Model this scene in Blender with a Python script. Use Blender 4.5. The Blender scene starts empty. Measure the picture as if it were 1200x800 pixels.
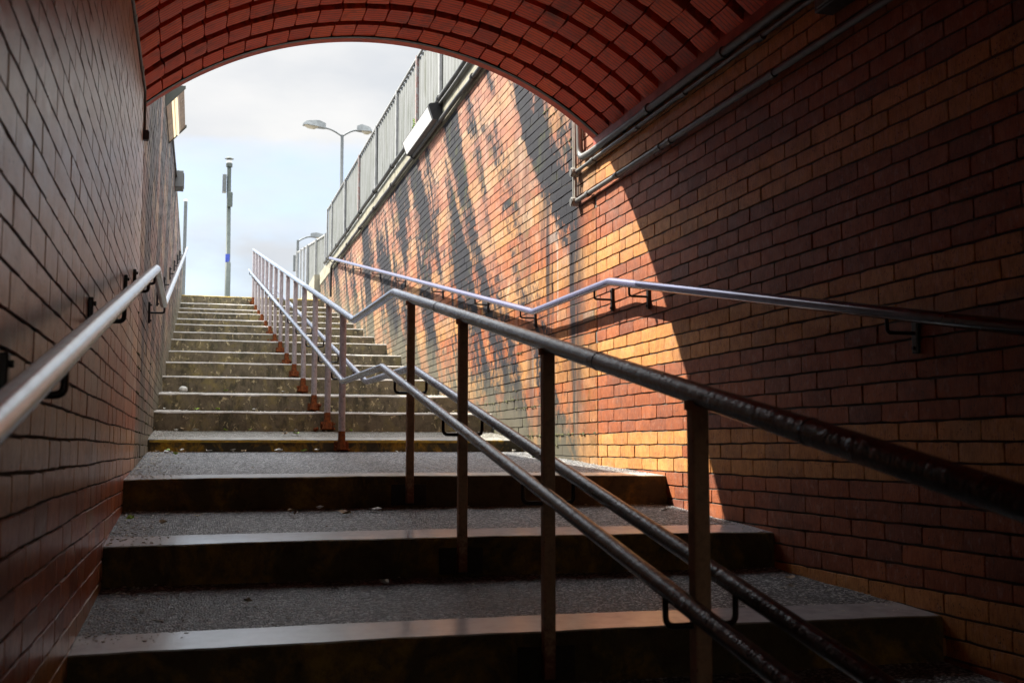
import bpy, bmesh, math, random
import numpy as np
from mathutils import Vector, Matrix
random.seed(7); rng = np.random.default_rng(11)
scene = bpy.context.scene
COL = scene.collection
R = math.radians

# ------------------------------------------------------------------ objects
def tag(o, label=None, cat=None, group=None, kind=None):
    if label: o['label'] = label
    if cat: o['category'] = cat
    if group: o['group'] = group
    if kind: o['kind'] = kind
    return o

def thing(name, loc, label, cat, group=None):
    o = bpy.data.objects.new(name, None); COL.objects.link(o)
    o.location = loc; o.empty_display_size = 0.1
    return tag(o, label, cat, group)

class MB:
    """collects geometry in world coordinates and links it as one mesh object"""
    def __init__(s): s.v = []; s.f = []; s.m = []; s.sm = []
    def add(s, vs, fs, mi=0, smooth=False):
        b = len(s.v); s.v += [tuple(p) for p in vs]
        for f in fs: s.f.append([b + i for i in f]); s.m.append(mi); s.sm.append(smooth)
    def quad(s, a, b, c, d, mi=0): s.add([a, b, c, d], [(0, 1, 2, 3)], mi)
    def box(s, lo, hi, mi=0, bev=0.0, jit=0.0):
        bm = bmesh.new(); bmesh.ops.create_cube(bm, size=1)
        lo = Vector(lo); hi = Vector(hi)
        for v in bm.verts: v.co = Vector((lo[i] + (v.co[i] + .5) * (hi[i] - lo[i]) for i in range(3)))
        if bev: bmesh.ops.bevel(bm, geom=bm.edges[:], offset=bev, segments=2, affect='EDGES', profile=.5)
        s.bm(bm, mi)
    def bm(s, bm, mi=0, M=None, smooth=False):
        bm.verts.index_update()
        s.add([(M @ v.co) if M else v.co for v in bm.verts], [[v.index for v in f.verts] for f in bm.faces], mi, smooth)
        bm.free()
    def prism(s, poly, axis, a, b, mi=0):
        """poly: 2D points in the plane of the other two axes, extruded on axis from a to b"""
        n = len(poly); o = [i for i in range(3) if i != axis]
        def P(p, t):
            q = [0, 0, 0]; q[axis] = t; q[o[0]] = p[0]; q[o[1]] = p[1]; return q
        s.add([P(p, a) for p in poly] + [P(p, b) for p in poly],
              [list(range(n))[::-1], list(range(n, 2 * n))] + [(i, (i + 1) % n, n + (i + 1) % n, n + i) for i in range(n)], mi)
    def tube(s, pts, r, seg=14, mi=0, caps=True):
        pts = [Vector(p) for p in pts]; n = len(pts)
        rs = r if isinstance(r, (list, tuple)) else [r] * n
        d0 = (pts[1] - pts[0]).normalized()
        u = d0.cross(Vector((0, 0, 1)));
        if u.length < 1e-3: u = d0.cross(Vector((1, 0, 0)))
        u.normalize(); rings = []
        for i in range(n):
            a = (pts[i] - pts[i - 1]).normalized() if i else d0
            b = (pts[i + 1] - pts[i]).normalized() if i < n - 1 else a
            t = (a + b).normalized(); u = (u - t * u.dot(t)).normalized(); w = t.cross(u)
            k = 1 / max(.5, t.dot(a))
            nrm = (b - a)
            ring = []
            for j in range(seg):
                q = u * math.cos(2 * math.pi * j / seg) + w * math.sin(2 * math.pi * j / seg)
                ring.append(pts[i] + q * rs[i] * (1 if nrm.length < 1e-4 else (1 + (k - 1) * abs(q.dot((nrm - t * nrm.dot(t)).normalized())))))
            rings.append(ring)
        vs = [p for r_ in rings for p in r_]
        fs = [(i * seg + j, i * seg + (j + 1) % seg, (i + 1) * seg + (j + 1) % seg, (i + 1) * seg + j) for i in range(n - 1) for j in range(seg)]
        s.add(vs, fs, mi, True)
        if caps:
            s.add(rings[0], [list(range(seg))[::-1]], mi); s.add(rings[-1], [list(range(seg))], mi)
    def build(s, name, mats, parent=None, attrs=None):
        me = bpy.data.meshes.new(name); me.from_pydata(s.v, [], s.f)
        for m in (mats if isinstance(mats, (list, tuple)) else [mats]): me.materials.append(m)
        me.polygons.foreach_set('material_index', s.m); me.polygons.foreach_set('use_smooth', s.sm)
        o = bpy.data.objects.new(name, me); COL.objects.link(o)
        if parent is not None:
            o.parent = parent
            bpy_loc = parent_world(parent)
            me.transform(Matrix.Translation(-bpy_loc))
        me.update(); return o

def parent_world(p):
    v = Vector((0, 0, 0))
    while p is not None: v += p.location; p = p.parent
    return v

def fillet(pts, r, k=4):
    """round the inner corners of a polyline"""
    pts = [Vector(p) for p in pts]; out = [pts[0]]
    for i in range(1, len(pts) - 1):
        a = (pts[i - 1] - pts[i]).normalized(); b = (pts[i + 1] - pts[i]).normalized()
        p0 = pts[i] + a * r; p1 = pts[i] + b * r
        for j in range(k + 1):
            t = j / k; out.append(p0 * (1 - t) ** 2 + pts[i] * 2 * t * (1 - t) + p1 * t * t)
    out.append(pts[-1]); return out

# ---------------------------------------------------------------- materials
class NT:
    def __init__(s, name):
        s.mat = bpy.data.materials.new(name); s.mat.use_nodes = True
        s.t = s.mat.node_tree; s.b = s.t.nodes['Principled BSDF']
    def n(s, typ, **k):
        nd = s.t.nodes.new(typ)
        for a, v in k.items():
            if a.startswith('i_'): s.set(nd.inputs[int(a[2:]) if a[2:].isdigit() else a[2:].replace('_', ' ')], v)
            else: setattr(nd, a, v)
        return nd
    def set(s, sock, v):
        if isinstance(v, bpy.types.NodeSocket): s.t.links.new(v, sock)
        elif isinstance(v, tuple) and sock.type == 'RGBA' and len(v) == 3: sock.default_value = v + (1,)
        else: sock.default_value = v
    def math(s, op, a, b=0.0, c=None, clamp=False):
        nd = s.n('ShaderNodeMath', operation=op, use_clamp=clamp); s.set(nd.inputs[0], a); s.set(nd.inputs[1], b)
        if c is not None: s.set(nd.inputs[2], c)
        return nd.outputs[0]
    def pos(s): return s.n('ShaderNodeNewGeometry').outputs['Position']
    def obj(s): return s.n('ShaderNodeTexCoord').outputs['Object']
    def mapping(s, vec, scale=(1, 1, 1), rot=(0, 0, 0), loc=(0, 0, 0)):
        nd = s.n('ShaderNodeMapping'); s.set(nd.inputs[0], vec); nd.inputs[1].default_value = loc; nd.inputs[2].default_value = rot; nd.inputs[3].default_value = scale
        return nd.outputs[0]
    def noise(s, vec, scale=5, detail=4, rough=.55, dist=0):
        nd = s.n('ShaderNodeTexNoise'); s.set(nd.inputs['Vector'], vec)
        nd.inputs['Scale'].default_value = scale; nd.inputs['Detail'].default_value = detail
        nd.inputs['Roughness'].default_value = rough; nd.inputs['Distortion'].default_value = dist
        return nd.outputs['Fac']
    def vor(s, vec, scale=5, feature='F1', out='Distance'):
        nd = s.n('ShaderNodeTexVoronoi', feature=feature); s.set(nd.inputs['Vector'], vec); nd.inputs['Scale'].default_value = scale
        return nd.outputs[out]
    def ramp(s, fac, stops, interp='LINEAR'):
        nd = s.n('ShaderNodeValToRGB'); s.set(nd.inputs[0], fac); cr = nd.color_ramp; cr.interpolation = interp
        while len(cr.elements) < len(stops): cr.elements.new(.5)
        for e, (p, c) in zip(cr.elements, stops):
            e.position = p; e.color = (c if isinstance(c, tuple) else (c, c, c)) + (1,)
        return nd.outputs[0]
    def step(s, v, a, b):
        nd = s.n('ShaderNodeMapRange', clamp=True); s.set(nd.inputs[0], v); nd.inputs[1].default_value = a; nd.inputs[2].default_value = b
        return nd.outputs[0]
    def mix(s, f, a, b, blend='MIX'):
        nd = s.n('ShaderNodeMix', data_type='RGBA', blend_type=blend); s.set(nd.inputs[0], f); s.set(nd.inputs[6], a); s.set(nd.inputs[7], b)
        return nd.outputs[2]
    def bump(s, h, strength=.5, dist=.01, normal=None):
        nd = s.n('ShaderNodeBump'); s.set(nd.inputs['Height'], h); nd.inputs['Strength'].default_value = strength; nd.inputs['Distance'].default_value = dist
        if normal is not None: s.set(nd.inputs['Normal'], normal)
        return nd.outputs[0]
    def attr(s, name): return s.n('ShaderNodeAttribute', attribute_name=name).outputs['Fac']
    def sep(s, v):
        nd = s.n('ShaderNodeSeparateXYZ'); s.set(nd.inputs[0], v); return nd.outputs
    def done(s, color=None, rough=None, metal=None, normal=None, spec=None):
        for k, v in (('Base Color', color), ('Roughness', rough), ('Metallic', metal), ('Normal', normal), ('Specular IOR Level', spec)):
            if v is not None: s.set(s.b.inputs[k], v)
        return s.mat

def brick_mat(name, red, yel, foot=0.0, slant=33, bmp=.55, spec=.4, high=0.0, painted_sheen=0.0, cover=.475, streak=0.0, moss=0.0, bloom=0.0, gloss=.55):
    t = NT(name); P = t.pos()
    tone = t.attr('tone'); band = t.attr('band')
    c = t.mix(band, t.ramp(tone, red), t.ramp(tone, yel))
    # wire-cut vertical drag marks, pits and mottling
    drag = t.noise(t.mapping(P, (26, 170, 26)), 1, 3, .6)
    mott = t.noise(P, 19, 5, .6)
    c = t.mix(t.step(drag, .48, .72), c, t.mix(1, c, (.62, .57, .55), 'MULTIPLY'))
    c = t.mix(t.step(mott, .40, .70), c, t.mix(1, c, (.74, .69, .68), 'MULTIPLY'))
    lite = t.step(t.noise(t.mapping(P, (14, 34, 22), loc=(3, 1, 7)), 1, 5, .7), .55, .72)
    c = t.mix(t.math('MULTIPLY', lite, .22), c, (.56, .45, .37))
    fine = t.noise(P, 130, 3, .7)
    c = t.mix(t.step(fine, .54, .72), c, t.mix(1, c, (.66, .61, .60), 'MULTIPLY'))
    pits = t.vor(t.mapping(P, (60, 95, 60)), 1)
    pit = t.step(pits, .26, .12)
    pit = t.math('MULTIPLY', pit, t.step(t.noise(P, 12, 3), .48, .56))
    c = t.mix(pit, c, (.02, .016, .014))
    grime = t.noise(P, 1.6, 6, .65)
    c = t.mix(t.math('MULTIPLY', t.step(grime, .54, .76), .5), c, (.06, .045, .04))
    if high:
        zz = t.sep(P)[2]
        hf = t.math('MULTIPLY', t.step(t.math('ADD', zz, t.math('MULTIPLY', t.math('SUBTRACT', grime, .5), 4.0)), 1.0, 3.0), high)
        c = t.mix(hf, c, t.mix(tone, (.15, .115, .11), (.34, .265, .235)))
    if painted_sheen:  # grey sky sheen of the left wall put into the colour, stronger upward
        zz = t.sep(P)[2]
        df = t.math('MULTIPLY', t.step(t.math('ADD', zz, t.math('MULTIPLY', t.math('SUBTRACT', grime, .5), 2.4)), .1, 1.2), painted_sheen)
        c = t.mix(df, c, t.mix(t.math('ADD', t.math('MULTIPLY', tone, .6), t.math('MULTIPLY', t.step(mott, .35, .65), .4)), (.22, .18, .15), (.78, .70, .60)))
    if bloom:
        b = t.math('MULTIPLY', t.step(t.noise(P, 3.1, 7, .7, .6), .56, .74), bloom)
        c = t.mix(b, c, (.5, .46, .42))
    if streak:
        # long slanting dark patches, broken up brick by brick
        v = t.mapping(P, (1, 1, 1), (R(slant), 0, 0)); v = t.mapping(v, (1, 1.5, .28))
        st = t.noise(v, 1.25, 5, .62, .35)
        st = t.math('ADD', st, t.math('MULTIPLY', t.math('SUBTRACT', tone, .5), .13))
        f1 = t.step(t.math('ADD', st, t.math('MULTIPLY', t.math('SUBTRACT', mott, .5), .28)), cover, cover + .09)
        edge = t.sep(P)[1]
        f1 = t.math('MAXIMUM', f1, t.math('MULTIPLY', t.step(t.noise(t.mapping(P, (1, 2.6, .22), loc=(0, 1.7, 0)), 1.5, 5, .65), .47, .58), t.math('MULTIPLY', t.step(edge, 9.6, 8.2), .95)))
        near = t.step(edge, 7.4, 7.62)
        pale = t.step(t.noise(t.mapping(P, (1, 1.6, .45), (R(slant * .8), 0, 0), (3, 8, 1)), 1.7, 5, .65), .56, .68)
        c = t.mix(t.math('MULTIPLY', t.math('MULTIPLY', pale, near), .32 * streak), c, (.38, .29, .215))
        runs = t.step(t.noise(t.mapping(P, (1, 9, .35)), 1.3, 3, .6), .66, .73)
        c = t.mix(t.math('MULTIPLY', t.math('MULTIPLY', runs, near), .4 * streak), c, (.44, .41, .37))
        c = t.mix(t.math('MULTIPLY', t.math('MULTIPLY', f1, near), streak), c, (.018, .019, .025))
    if foot:
        q = t.sep(P); base = t.math('MAXIMUM', 0.0, t.math('MULTIPLY', t.math('SUBTRACT', q[1], 8.6), .2025))
        hgt = t.math('ADD', t.math('SUBTRACT', q[2], base), t.math('MULTIPLY', t.math('SUBTRACT', t.noise(t.mapping(P, (1, 1, .5)), 4, 6, .7), .5), 1.3))
        c = t.mix(t.math('MULTIPLY', t.math('MULTIPLY', t.step(hgt, .50, .12), t.step(q[1], 7.0, 7.9)), foot), c, t.mix(t.noise(P, 9, 4), (.21, .185, .135), (.10, .092, .052)))
    if moss:
        m = t.step(t.noise(P, 5, 6, .7), .52, .66); zz = t.sep(P)
        c = t.mix(t.math('MULTIPLY', t.math('MULTIPLY', m, moss), t.step(t.noise(P, .9, 2), .48, .6)), c, (.075, .085, .03))
    h = t.math('ADD', t.math('MULTIPLY', drag, .8), t.math('MULTIPLY', mott, .6))
    h = t.math('ADD', h, t.math('MULTIPLY', fine, .35)); h = t.math('SUBTRACT', h, t.math('MULTIPLY', pit, .8))
    return t.done(c, t.step(mott, -.2, 1.3) if False else t.math('ADD', gloss, t.math('MULTIPLY', mott, .25)), 0, t.bump(h, bmp, .003), spec)

def mortar_mat(name, col):
    t = NT(name); P = t.pos(); nz = t.noise(P, 60, 4); big = t.noise(P, 3, 4)
    c = t.mix(t.step(big, .4, .7), col, tuple(x * .5 for x in col))
    return t.done(c, .95, 0, t.bump(nz, .5, .004))

RED_IN = [(0, (.17, .050, .026)), (.3, (.27, .072, .024)), (.65, (.345, .092, .024)), (1, (.42, .125, .034))]
YEL_IN = [(0, (.42, .175, .045)), (.5, (.54, .230, .055)), (1, (.60, .300, .090))]
RED_OUT = [(0, (.075, .034, .030)), (.15, (.24, .068, .028)), (.5, (.34, .110, .038)), (.8, (.38, .170, .068)), (1, (.22, .175, .15))]
YEL_OUT = [(0, (.25, .11, .042)), (.5, (.38, .185, .062)), (1, (.42, .26, .13))]
M = {}
M['brick_in'] = brick_mat('brick_tunnel', RED_IN, YEL_IN, bloom=.12)
M['brick_left'] = brick_mat('brick_tunnel_left', [(p, tuple(min(.62, x * 1.5) for x in c)) for p, c in RED_IN], YEL_IN, painted_sheen=.6, bloom=.6, gloss=.20, bmp=.45, spec=.6)  # tunnel reds lightened: light bounced onto the left wall is put into the colour
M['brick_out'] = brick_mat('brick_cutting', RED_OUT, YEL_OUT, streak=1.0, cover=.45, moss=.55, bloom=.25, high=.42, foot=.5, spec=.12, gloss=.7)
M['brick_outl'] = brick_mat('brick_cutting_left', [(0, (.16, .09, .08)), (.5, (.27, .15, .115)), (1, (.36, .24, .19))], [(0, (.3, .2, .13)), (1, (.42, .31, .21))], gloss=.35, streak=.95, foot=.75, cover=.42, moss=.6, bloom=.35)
M['mortar_in'] = mortar_mat('mortar_dark', (.075, .072, .062))
M['mortar_out'] = mortar_mat('mortar_grey', (.10, .098, .085))

def clay_mat():
    t = NT('red_clay_tile'); P = t.pos(); tone = t.attr('tone')
    c = t.ramp(tone, [(0, (.56, .052, .010)), (.5, (.78, .076, .010)), (1, (.84, .115, .016))])
    gr = t.n('ShaderNodeTexWave', wave_type='BANDS', bands_direction='Y'); t.set(gr.inputs[0], t.mapping(P, (1, 1, 1)))
    gr.inputs['Scale'].default_value = 9.0; gr.inputs['Distortion'].default_value = 1.2; gr.inputs['Detail'].default_value = 2
    gr.inputs['Detail Scale'].default_value = 3
    groove = t.step(gr.outputs['Fac'], .22, .05)
    nz = t.noise(P, 14, 5, .65)
    c = t.mix(t.math('MULTIPLY', groove, .5), c, (.08, .018, .012))
    c = t.mix(t.math('MULTIPLY', t.step(nz, .52, .75), .6), c, (.16, .032, .018))
    soot = t.step(t.noise(P, 2.4, 6, .7), .58, .72)
    c = t.mix(t.math('MULTIPLY', soot, .8), c, (.045, .028, .022))
    return t.done(c, .6, 0, t.bump(t.math('SUBTRACT', nz, groove), .6, .004), .4)
M['clay'] = clay_mat()
def plain(name, col, rough=.6, metal=0, nscale=18, var=.45, bump=.25, spec=.5, dark=None):
    t = NT(name); P = t.obj(); nz = t.noise(P, nscale, 6, .65); n2 = t.noise(P, nscale * .17, 4, .6)
    c = t.mix(t.step(nz, .42, .72), col, dark or tuple(x * (1 - var) for x in col))
    c = t.mix(t.math('MULTIPLY', t.step(n2, .5, .7), var), c, tuple(x * .6 for x in col))
    return t.done(c, t.math('ADD', rough - .08, t.math('MULTIPLY', nz, .16)), metal, t.bump(nz, bump, .003), spec)
M['clay_dark'] = plain('vault_backing', (.05, .018, .014), .9)
M['trim_red'] = plain('arch_trim_red', (.66, .085, .026), .55, 0, 10, .5, .3)
M['beam'] = plain('springing_beam_red_brown', (.40, .070, .040), .55, 0, 8, .55, .3)
M['concrete'] = plain('concrete_coping', (.25, .235, .185), .9, 0, 5, .55, .5, .3, (.12, .115, .075))
M['pipe'] = plain('conduit_grey_paint', (.11, .11, .105), .45, .2, 20, .4, .15)
M['pipe_white'] = plain('conduit_pale_paint', (.34, .335, .30), .5, 0, 20, .35, .15)
M['cable'] = plain('black_cable', (.018, .018, .018), .5, 0)
M['black'] = plain('black_iron', (.012, .012, .014), .4, .3, 40, .3)
M['fence'] = None
def rail_mat(name, base, rough=.27, chips=.5, bmp=.16, metal=.75, tunnel_shade=None, rvar=.2):
    t = NT(name); P = t.obj(); a = t.noise(P, 75, 4, .6); b = t.noise(P, 22, 5, .7); w = t.noise(t.mapping(P, (1, .25, 1)), 6, 5, .7)
    c = t.mix(t.math('MULTIPLY', t.step(b, .60, .70), chips), base, tuple(x * .3 for x in base))
    c = t.mix(t.math('MULTIPLY', t.step(w, .66, .76), .35), c, (.07, .045, .035))
    rg = t.math('ADD', rough, t.math('MULTIPLY', t.step(b, .45, .8), rvar))
    h = t.math('ADD', t.math('MULTIPLY', a, .5), b)
    if tunnel_shade:
        # blackened under cover: the dark tunnel's reflection put into the colour
        y = t.sep(t.pos())[1]; wn = t.noise(t.pos(), 9, 5, .7)
        k = t.step(t.math('ADD', y, t.math('MULTIPLY', t.math('SUBTRACT', wn, .5), tunnel_shade[2])), tunnel_shade[1], tunnel_shade[0])
        chip = t.math('SUBTRACT', 1.0, t.math('MULTIPLY', t.step(b, .64, .70), .7))  # speckles where the painted tunnel shade is thinner
        k = t.math('MULTIPLY', k, chip)
        c = t.mix(k, c, (.016, .017, .022)); rg = t.math('ADD', t.math('MULTIPLY', t.math('SUBTRACT', 1.0, k), rg), t.math('MULTIPLY', k, .14))
        metal = t.math('MULTIPLY', t.math('SUBTRACT', 1.0, k), metal); h = t.math('MULTIPLY', h, t.math('ADD', 1.0, t.math('MULTIPLY', k, 1.8)))
        return t.done(c, rg, metal, t.bump(h, bmp * 1.5, .006), .34)
    return t.done(c, rg, metal, t.bump(h, bmp, .0025), .5)
M['rail'] = rail_mat('rail_worn_galvanised', (.36, .42, .55), .15, .5, tunnel_shade=(3.9, 6.6, 3.0))
M['rail_left'] = rail_mat('rail_bright_galvanised', (.52, .54, .58), .2, .15, bmp=.05, rvar=.1)
M['rail_right'] = rail_mat('rail_blue_grey_paint', (.19, .19, .31), .2, .15, bmp=.04, rvar=.1, metal=.6, tunnel_shade=(3.3, 5.6, 1.2))
def post_mat(name, col, rustz=None):
    t = NT(name); P = t.obj(); b = t.noise(P, 30, 5, .7)
    sc = t.n('ShaderNodeSeparateXYZ'); t.set(sc.inputs[0], P)
    c = t.mix(t.step(b, .45, .7), col, tuple(x * .55 for x in col))
    spots = t.step(t.vor(t.mapping(P, (1, 1, .6)), 45), .16, .1)
    c = t.mix(t.math('MULTIPLY', spots, t.step(t.noise(P, 9, 2), .52, .6)), c, (.12, .03, .012))
    low = t.math('SUBTRACT', rustz, sc.outputs[2])
    low = t.math('ADD', low, t.math('MULTIPLY', t.math('SUBTRACT', b, .5), .35))
    c = t.mix(t.step(low, -.02, .06), c, t.mix(b, (.20, .055, .012), (.05, .02, .012)))
    return t.done(c, .55, .1, t.bump(b, .3, .003))
M['post_up'] = post_mat('post_mauve_grey_paint', (.36, .32, .335), .10)
M['post_low'] = post_mat('post_brown_paint', (.30, .175, .095), .12)
M['rust'] = plain('rusty_iron', (.20, .055, .014), .9, 0, 34, .7, .9, .2, (.035, .014, .009))
M['plate_dark'] = plain('dark_iron_plate', (.02, .016, .013), .8, 0, 30)

def tread_mat(name, col, agg, mossy=0, sc=110):
    t = NT(name); P = t.pos()
    v = t.vor(P, sc, out='Color'); vd = t.vor(P, sc)
    sp = t.sep(v)[0]
    c = t.mix(t.step(sp, .66, .9), col, agg)
    c = t.mix(t.step(t.noise(P, 40, 4), .5, .7), c, tuple(x * .4 for x in col))
    c = t.mix(t.math('MULTIPLY', t.step(t.noise(P, 2.2, 6, .7), .48, .68), .6), c, tuple(x * .55 for x in col))
    if mossy: c = t.mix(t.math('MULTIPLY', t.step(t.noise(P, 4, 6, .7), .5, .66), mossy), c, (.07, .08, .028))
    h = t.math('ADD', t.math('MULTIPLY', vd, -1.0), t.math('MULTIPLY', t.noise(P, 35, 4, .7), 1.2))
    return t.done(c, t.math('SUBTRACT', .62, t.math('MULTIPLY', t.step(sp, .6, .9), .34)), 0, t.bump(h, 1.0, .012), .5)
M['tread'] = tread_mat('asphalt_tread', (.078, .083, .092), (.58, .60, .62))
M['tread_out'] = tread_mat('gritty_concrete_tread', (.17, .165, .14), (.36, .34, .29), .35)
M['nosing'] = plain('smooth_concrete_nosing', (.56, .59, .63), .20, 0, 7, .40, .12, .75)
M['nosing_out'] = plain('pale_worn_nosing', (.48, .455, .41), .7, 0, 22, .4, .4)
M['nosing_mid'] = plain('worn_grey_nosing', (.24, .235, .21), .75, 0, 12, .5, .4)
def riser_mat(name, base, patch, amt, chips=None, lo=.5):
    t = NT(name); P = t.pos()
    n1 = t.noise(t.mapping(P, (1, 1, .8)), 3.2, 6, .7, .4); n2 = t.noise(P, 15, 6, .75); n3 = t.noise(t.mapping(P, (1, 1, .3)), 26, 3)
    c = t.mix(t.step(n2, .45, .7), base, tuple(x * .45 for x in base))
    c = t.mix(t.math('MULTIPLY', t.step(n1, lo, lo + .14), t.math('MULTIPLY', t.step(n2, .36, .56), amt)), c, patch)
    if chips:
        dk = t.step(t.noise(t.mapping(P, (1, 1, .5), loc=(9, 4, 2)), 7, 6, .75, .3), .50, .60)
        c = t.mix(t.math('MULTIPLY', dk, .75), c, (.042, .038, .022))
        f = t.step(t.noise(t.mapping(P, (1, 1, .8), loc=(5, 2, 1)), 16, 5, .75, .5), .585, .65)
        c = t.mix(f, c, chips)
        c = t.mix(t.math('MULTIPLY', t.step(n3, .58, .7), .4), c, (.16, .15, .07))
    return t.done(c, .8, 0, t.bump(t.math('ADD', n2, t.math('MULTIPLY', n3, .5)), .7, .008), .3)
M['riser_low'] = riser_mat('riser_sooty_ochre_paint', (.060, .044, .022), (.26, .155, .028), .75, lo=.47)
M['riser_yellow'] = riser_mat('riser_flaking_yellow_paint', (.05, .045, .026), (.50, .30, .02), .95, lo=.49)
M['riser_up'] = riser_mat('riser_mossy_concrete', (.15, .122, .078), (.25, .20, .075), .8, (.50, .42, .24))
M['yellow_edge'] = plain('yellow_edge_paint', (.50, .33, .03), .7, 0, 14, .6, .4, .4, (.09, .075, .03))
M['ground'] = plain('asphalt_ground', (.06, .058, .055), .95, 0, 3, .3)
M['path'] = plain('concrete_path', (.32, .31, .28), .9, 0, 3, .3)
M['steel'] = plain('galvanised_lamp_steel', (.15, .16, .16), .45, .6, 10, .3)
M['steel_dark'] = plain('grey_green_mast_paint', (.075, .09, .08), .5, .3, 10, .3)
M['white'] = plain('white_paint', (.78, .78, .76), .5, 0, 10, .15)
M['blue'] = plain('blue_band', (.03, .06, .35), .5, 0)
M['lamp_grey'] = plain('lamp_housing_dark', (.06, .06, .065), .5, .2)
def fence_mat():
    t = NT('weathered_pale_sheet_metal'); P = t.pos()
    c = t.mix(t.step(t.noise(t.mapping(P, (3, 3, .5)), 2.5, 5, .7), .45, .7), (.15, .158, .158), (.075, .085, .07))
    mo = t.step(t.noise(t.mapping(P, (3, 3, .7), loc=(2, 5, 0)), 1.3, 6, .72), .55, .72)
    c = t.mix(t.math('MULTIPLY', mo, .75), c, (.05, .055, .03))
    c = t.mix(t.step(t.noise(P, 14, 4, .7), .66, .7), c, (.09, .085, .075))
    return t.done(c, .6, .15, t.bump(t.noise(P, 25, 4), .2, .003))
M['fence'] = fence_mat()
M['fence_post'] = plain('pale_fence_post', (.30, .305, .305), .5, .2, 9, .4)
M['rust_red'] = plain('rust_spotted_post', (.26, .25, .245), .6, .1, 26, .4, .3, .4, (.22, .05, .03))
def diffuser_mat(name, col, em):
    t = NT(name); t.b.inputs['Emission Color'].default_value = (1, .82, .5, 1); t.b.inputs['Emission Strength'].default_value = em
    return t.done(col, .35)
M['diff_white'] = diffuser_mat('opal_diffuser', (.80, .80, .77), 0.0)
M['diff_lit'] = diffuser_mat('lit_opal_diffuser', (.55, .55, .53), .07)
M['diff_lit'].node_tree.nodes['Principled BSDF'].inputs['Emission Color'].default_value = (1, .96, .88, 1)
M['diff_bar'] = plain('clear_diffuser_glazing', (.42, .38, .30), .25, 0, 8, .4, .1)
M['tube'] = diffuser_mat('lit_fluorescent_tube', (.9, .85, .7), .28)
M['moss'] = plain('moss', (.075, .075, .02), .95, 0, 60, .5)
M['leafg'] = plain('bright_green_leaf', (.32, .50, .04), .5, 0, 30, .3)
M['leafd'] = plain('dry_leaf', (.32, .23, .12), .7, 0, 30, .4)
M['leafp'] = plain('pale_litter', (.60, .60, .55), .7, 0, 30, .2)
M['debris'] = plain('grit', (.62, .60, .55), .9, 0, 30, .6)
M['red_house'] = plain('house_brick', (.30, .13, .09), .9, 0, 3)
M['blue_roof'] = plain('house_slate', (.16, .22, .32), .6, 0, 3)

# ----------------------------------------------------------- layout numbers
XL, XR = -.34, 2.6            # faces of the side walls
YT = 7.2                      # mouth of the underpass
TOPL = 3.74
BH, BL, Z0 = .077, .237, .027
GZ = 3.28                     # upper ground level
# nosings: y, z, bottom of the riser
st = [(-1.33, -1.43), (-.10, -1.215), (1.13, -1.005), (2.43, -.79), (3.58, -.597), (4.81, -.385), (6.05, -.152), (9.0, .072)]
zup = [.322, .53, .766, 1.005, 1.231, 1.49, 1.712, 1.953, 2.172, 2.421, 2.636, 2.882, 3.193]
rr_low = .155
steps = [(y, z, z - (.092 if i == 7 else rr_low)) for i, (y, z) in enumerate(st)]
for i, z in enumerate(zup):
    y = 10.03 + i * 1.198
    pz = steps[-1][1]
    steps.append((y, z, max(pz + .02, z - .165)))
def floor_z(y):
    if y < steps[0][0]: return -1.62
    for i in range(len(steps) - 1):
        if steps[i][0] <= y < steps[i + 1][0]:
            t = (y - steps[i][0]) / (steps[i + 1][0] - steps[i][0]); return steps[i][1] * (1 - t) + steps[i + 1][2] * t
    return GZ

# --------------------------------------------------------------- brickwork
def yellow_row(r):
    if r <= 8: return r % 8 in (0, 7, 6) or r in (6, 7, 8) and r != 0
    return (r - 15) % 8 in (0, 1, 2)
def yrow(r):
    if r in (8,): return True
    if r < 8: return (r % 8) in (0, 6, 7)
    return r >= 15 and (r - 15) % 8 in (0, 1, 2)

def tile_geo(mb, tones, bands, mapf, u0, u1, v0, v1, gap, gapu, depth, tone, band, jit, mi=0, skew=0.0, nu=4, nv=2, round_=.0022, tilt=1.0):
    """one brick or tile: a slightly rounded front with uneven edges and side skirts"""
    a0, a1, b0, b1 = u0 + gapu / 2, u1 - gapu / 2, v0 + gap / 2, v1 - gap / 2
    off = rng.uniform(-.0016, .0016); tu = rng.uniform(-.012, .012) * tilt; tv = rng.uniform(-.02, .02) * tilt; off *= tilt
    g = []
    for j in range(nv + 1):
        for i in range(nu + 1):
            u = a0 + (a1 - a0) * i / nu; v = b0 + (b1 - b0) * j / nv
            eu = i in (0, nu); ev = j in (0, nv); d = depth + off + tu * (u - (a0 + a1) / 2) + tv * (v - (b0 + b1) / 2)
            if eu or ev:
                d -= round_ * .4
                if ev: v += rng.normal(0, jit)
                if eu: u += rng.normal(0, jit)
                if eu and ev:
                    u += (round_ if i == 0 else -round_) * .8; v += (round_ if j == 0 else -round_) * .8; d -= round_ * .3
            g.append((u, v, d))
    W = nu + 1
    per = [i for i in range(W)] + [W * j + nu for j in range(1, nv + 1)] + [W * nv + i for i in range(nu - 1, -1, -1)] + [W * j for j in range(nv - 1, 0, -1)]
    cu, cv = (u0 + u1) / 2, (v0 + v1) / 2
    sk = []
    for k in per:
        u, v, d = g[k]; sk.append((u + (.0015 if u > cu else -.0015), v + (.0015 if v > cv else -.0015), -.002))
    vs = [mapf(*p) for p in g] + [mapf(*p) for p in sk]
    fs = [(j * W + i, j * W + i + 1, (j + 1) * W + i + 1, (j + 1) * W + i) for j in range(nv) for i in range(nu)]
    n = len(per); B = len(g)
    fs += [(per[k], B + k, B + (k + 1) % n, per[(k + 1) % n]) for k in range(n)]
    mb.add(vs, fs, mi); tones += [tone] * len(fs); bands += [band] * len(fs)

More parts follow.
